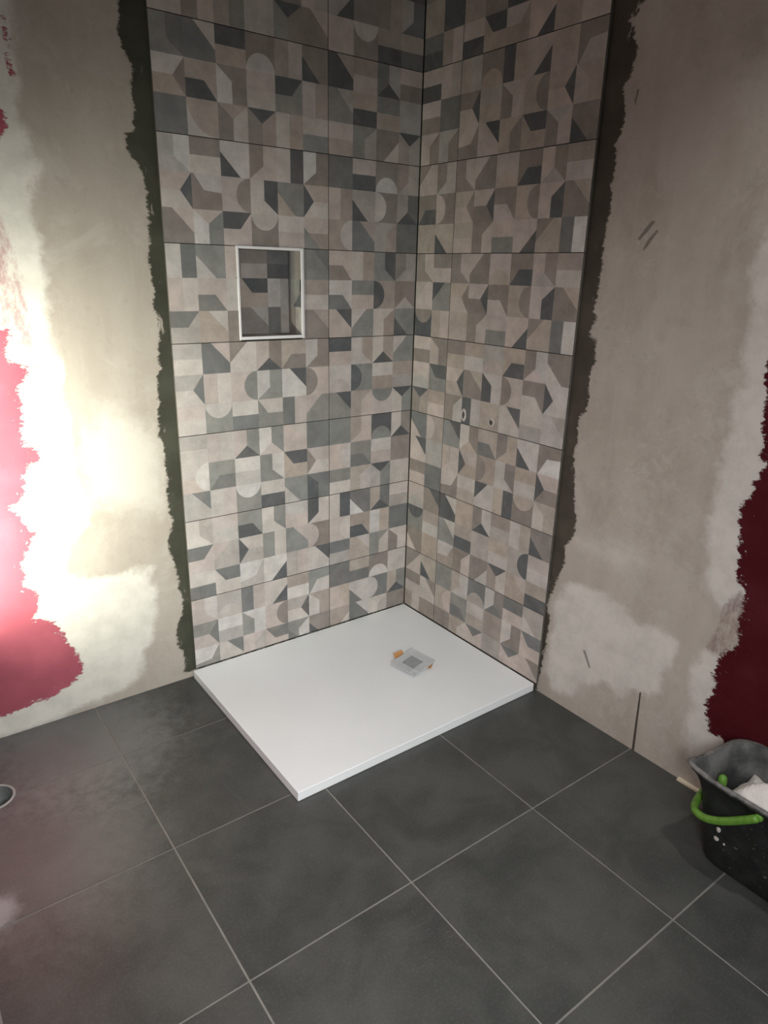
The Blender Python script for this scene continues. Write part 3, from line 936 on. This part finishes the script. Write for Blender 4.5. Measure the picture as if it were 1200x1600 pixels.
def bucket_material():
    mt, nt, b = new_mat('black_rubber')
    t = NT(nt)
    p = t.geo()
    c = t.mix(t.step(t.noise(22, 6, 0.65, p), 0.4, 0.75), (0.009, 0.010, 0.010), (0.022, 0.025, 0.024))
    sep = t.n('ShaderNodeSeparateXYZ')
    t.l(p, sep.inputs[0])
    dust = t.step(t.math('MULTIPLY_ADD', t.noise(30, 6, 0.7, p), 0.05, sep.outputs[2]), 0.292, 0.312)
    c = t.mix(t.math('MULTIPLY', dust, 0.75), c, (0.24, 0.235, 0.225))
    c = t.mix(t.math('MULTIPLY', t.step(t.noise(85, 4, 0.6, p), 0.66, 0.70), 0.6), c, (0.25, 0.24, 0.22))
    t.l(c, b.inputs['Base Color'])
    b.inputs['Roughness'].default_value = 0.5
    return mt


M_RUB = bucket_material()
M_RUBIN = mottled('dusty_rubber_inside', (0.03, 0.032, 0.032), (0.17, 0.172, 0.166), 9, 0.75)
M_GREEN = mottled('green_plastic', (0.085, 0.21, 0.022), (0.13, 0.29, 0.04), 60, 0.4)
M_CLOTH = mottled('white_paper', (0.60, 0.565, 0.535), (0.70, 0.665, 0.64), 18, 0.9)
bk = empty('bucket', BC)
tag(bk, 'black rectangular rubber bucket with a green plastic handle, standing by the right wall', 'bucket')


def loft(rings, close_top=False, close_bot=False, flip=False):
    bm = bmesh.new()
    vs = [[bm.verts.new(p) for p in rg_] for rg_ in rings]
    n = len(vs[0])
    for i in range(len(vs) - 1):
        for k in range(n):
            bm.faces.new((vs[i][k], vs[i][(k + 1) % n], vs[i + 1][(k + 1) % n], vs[i + 1][k]))
    if close_bot:
        bm.faces.new(vs[0])
    if close_top:
        bm.faces.new(vs[-1])
    return bm


outer = [section(z) for z in (0.0015, 0.012, 0.05, 0.10, 0.15, 0.20, 0.235, 0.262)]
outer[0] = section(0.0015, -0.006)
outer += [section(0.264, 0.004), section(0.277, 0.005), [(x, y, BH) for x, y, z in section(BH, 0.001)], [(x, y, BH) for x, y, z in section(BH, -0.006)]]
bm_obj('body', loft(outer, close_bot=True), [M_RUB], bk, smooth=True)
inner = [section(0.012, -0.008)] + [section(z, -0.007) for z in (0.05, 0.10, 0.15, 0.20, 0.24)] + [[(x, y, BH - 0.0003) for x, y, z in section(BH, -0.0062)]]
bm_obj('lining', loft(inner, close_bot=True), [M_RUBIN], bk, smooth=True)
hp = spline([(-0.1285, -0.012, 0.255), (-0.1295, 0.020, 0.226), (-0.1275, 0.066, 0.187), (-0.1245, 0.108, 0.164), (-0.108, 0.143, 0.156), (-0.065, 0.160, 0.155),
             (0.0, 0.168, 0.157), (0.065, 0.162, 0.160), (0.112, 0.142, 0.168), (0.132, 0.070, 0.196), (0.131, -0.012, 0.255)], 7)
bm = bmesh.new()
tube_bm(bm, hp, [0.0075] + [0.0102] * (len(hp) - 2) + [0.0075], 14)
bm_obj('handle', bm, [M_GREEN], bk, smooth=True)
for sx in (-1, 1):
    bm = bmesh.new()
    tube_bm(bm, [(sx * 0.111, -0.012, 0.255), (sx * 0.124, -0.012, 0.255), (sx * 0.128, -0.012, 0.255), (sx * 0.129, -0.012, 0.255)], [0.010, 0.010, 0.009, 0.005], 12)
    bm_obj('handle_pivot', bm, [M_GREEN], bk, smooth=True)
for (yy, z, a, b_) in ((0.078, 0.137, 0.006, 0.010), (0.081, 0.103, 0.007, 0.008), (0.100, 0.160, 0.003, 0.006), (0.060, 0.10, 0.003, 0.004)):
    bm = bmesh.new()
    bmesh.ops.create_icosphere(bm, subdivisions=2, radius=1)
    xx = -(0.080 + 0.044 * z / BH)
    for v in bm.verts:
        v.co = Vector((xx + v.co.x * 0.0018, yy + v.co.y * a, z + v.co.z * b_))
    bm_obj('plaster_splash', bm, [M_CHIP], bk, smooth=True)

# crumpled paper in the bucket
bm = bmesh.new()
n = 26
vv = {}
for i in range(n):
    for j in range(n):
        u, v = i / (n - 1) * 2 - 1, j / (n - 1) * 2 - 1
        x, y = u * 0.092, v * 0.112 - 0.016
        pk_ = 0.052 * max(0, 1 - math.hypot((u + 0.30) / 0.95, (v - 0.22) / 1.0))
        fold = noise.ridged_multi_fractal(Vector((x * 9 + 3, y * 9, 1.7)), 0.9, 2.0, 3, 0.8, 2.0)
        vv[i, j] = bm.verts.new((x, y, 0.224 + pk_ * 1.25 + 0.016 * (fold - 1.0) - 0.02 * max(abs(u), abs(v)) ** 6))
for i in range(n - 1):
    for j in range(n - 1):
        bm.faces.new((vv[i, j], vv[i + 1, j], vv[i + 1, j + 1], vv[i, j + 1]))
lowr = [(i, 0) for i in range(n)] + [(n - 1, j) for j in range(1, n)] + [(i, n - 1) for i in range(n - 2, -1, -1)] + [(0, j) for j in range(n - 2, 0, -1)]
base_ = [bm.verts.new((vv[q].co.x * 0.93, vv[q].co.y * 0.93, 0.09)) for q in lowr]
for k in range(len(lowr)):
    q = (k + 1) % len(lowr)
    bm.faces.new((vv[lowr[k]], base_[k], base_[q], vv[lowr[q]]))
bm.faces.new(base_)
tag(bm_obj('crumpled_paper', bm, [M_CLOTH], None, loc=BC), 'crumpled whitish paper stuffed into the black bucket', 'paper')

# green grip of a hand tool leaning inside the bucket
bm = bmesh.new()
tube_bm(bm, [(-0.034, 0.120, 0.10), (-0.034, 0.121, 0.175), (-0.034, 0.122, 0.222), (-0.034, 0.1225, 0.238), (-0.034, 0.123, 0.243)],
        [0.008, 0.010, 0.012, 0.010, 0.005], 12)
tag(bm_obj('tool_grip', bm, [M_GREEN], None, smooth=True, loc=BC), 'green rounded tool grip poking out beside the paper inside the black bucket', 'tool')
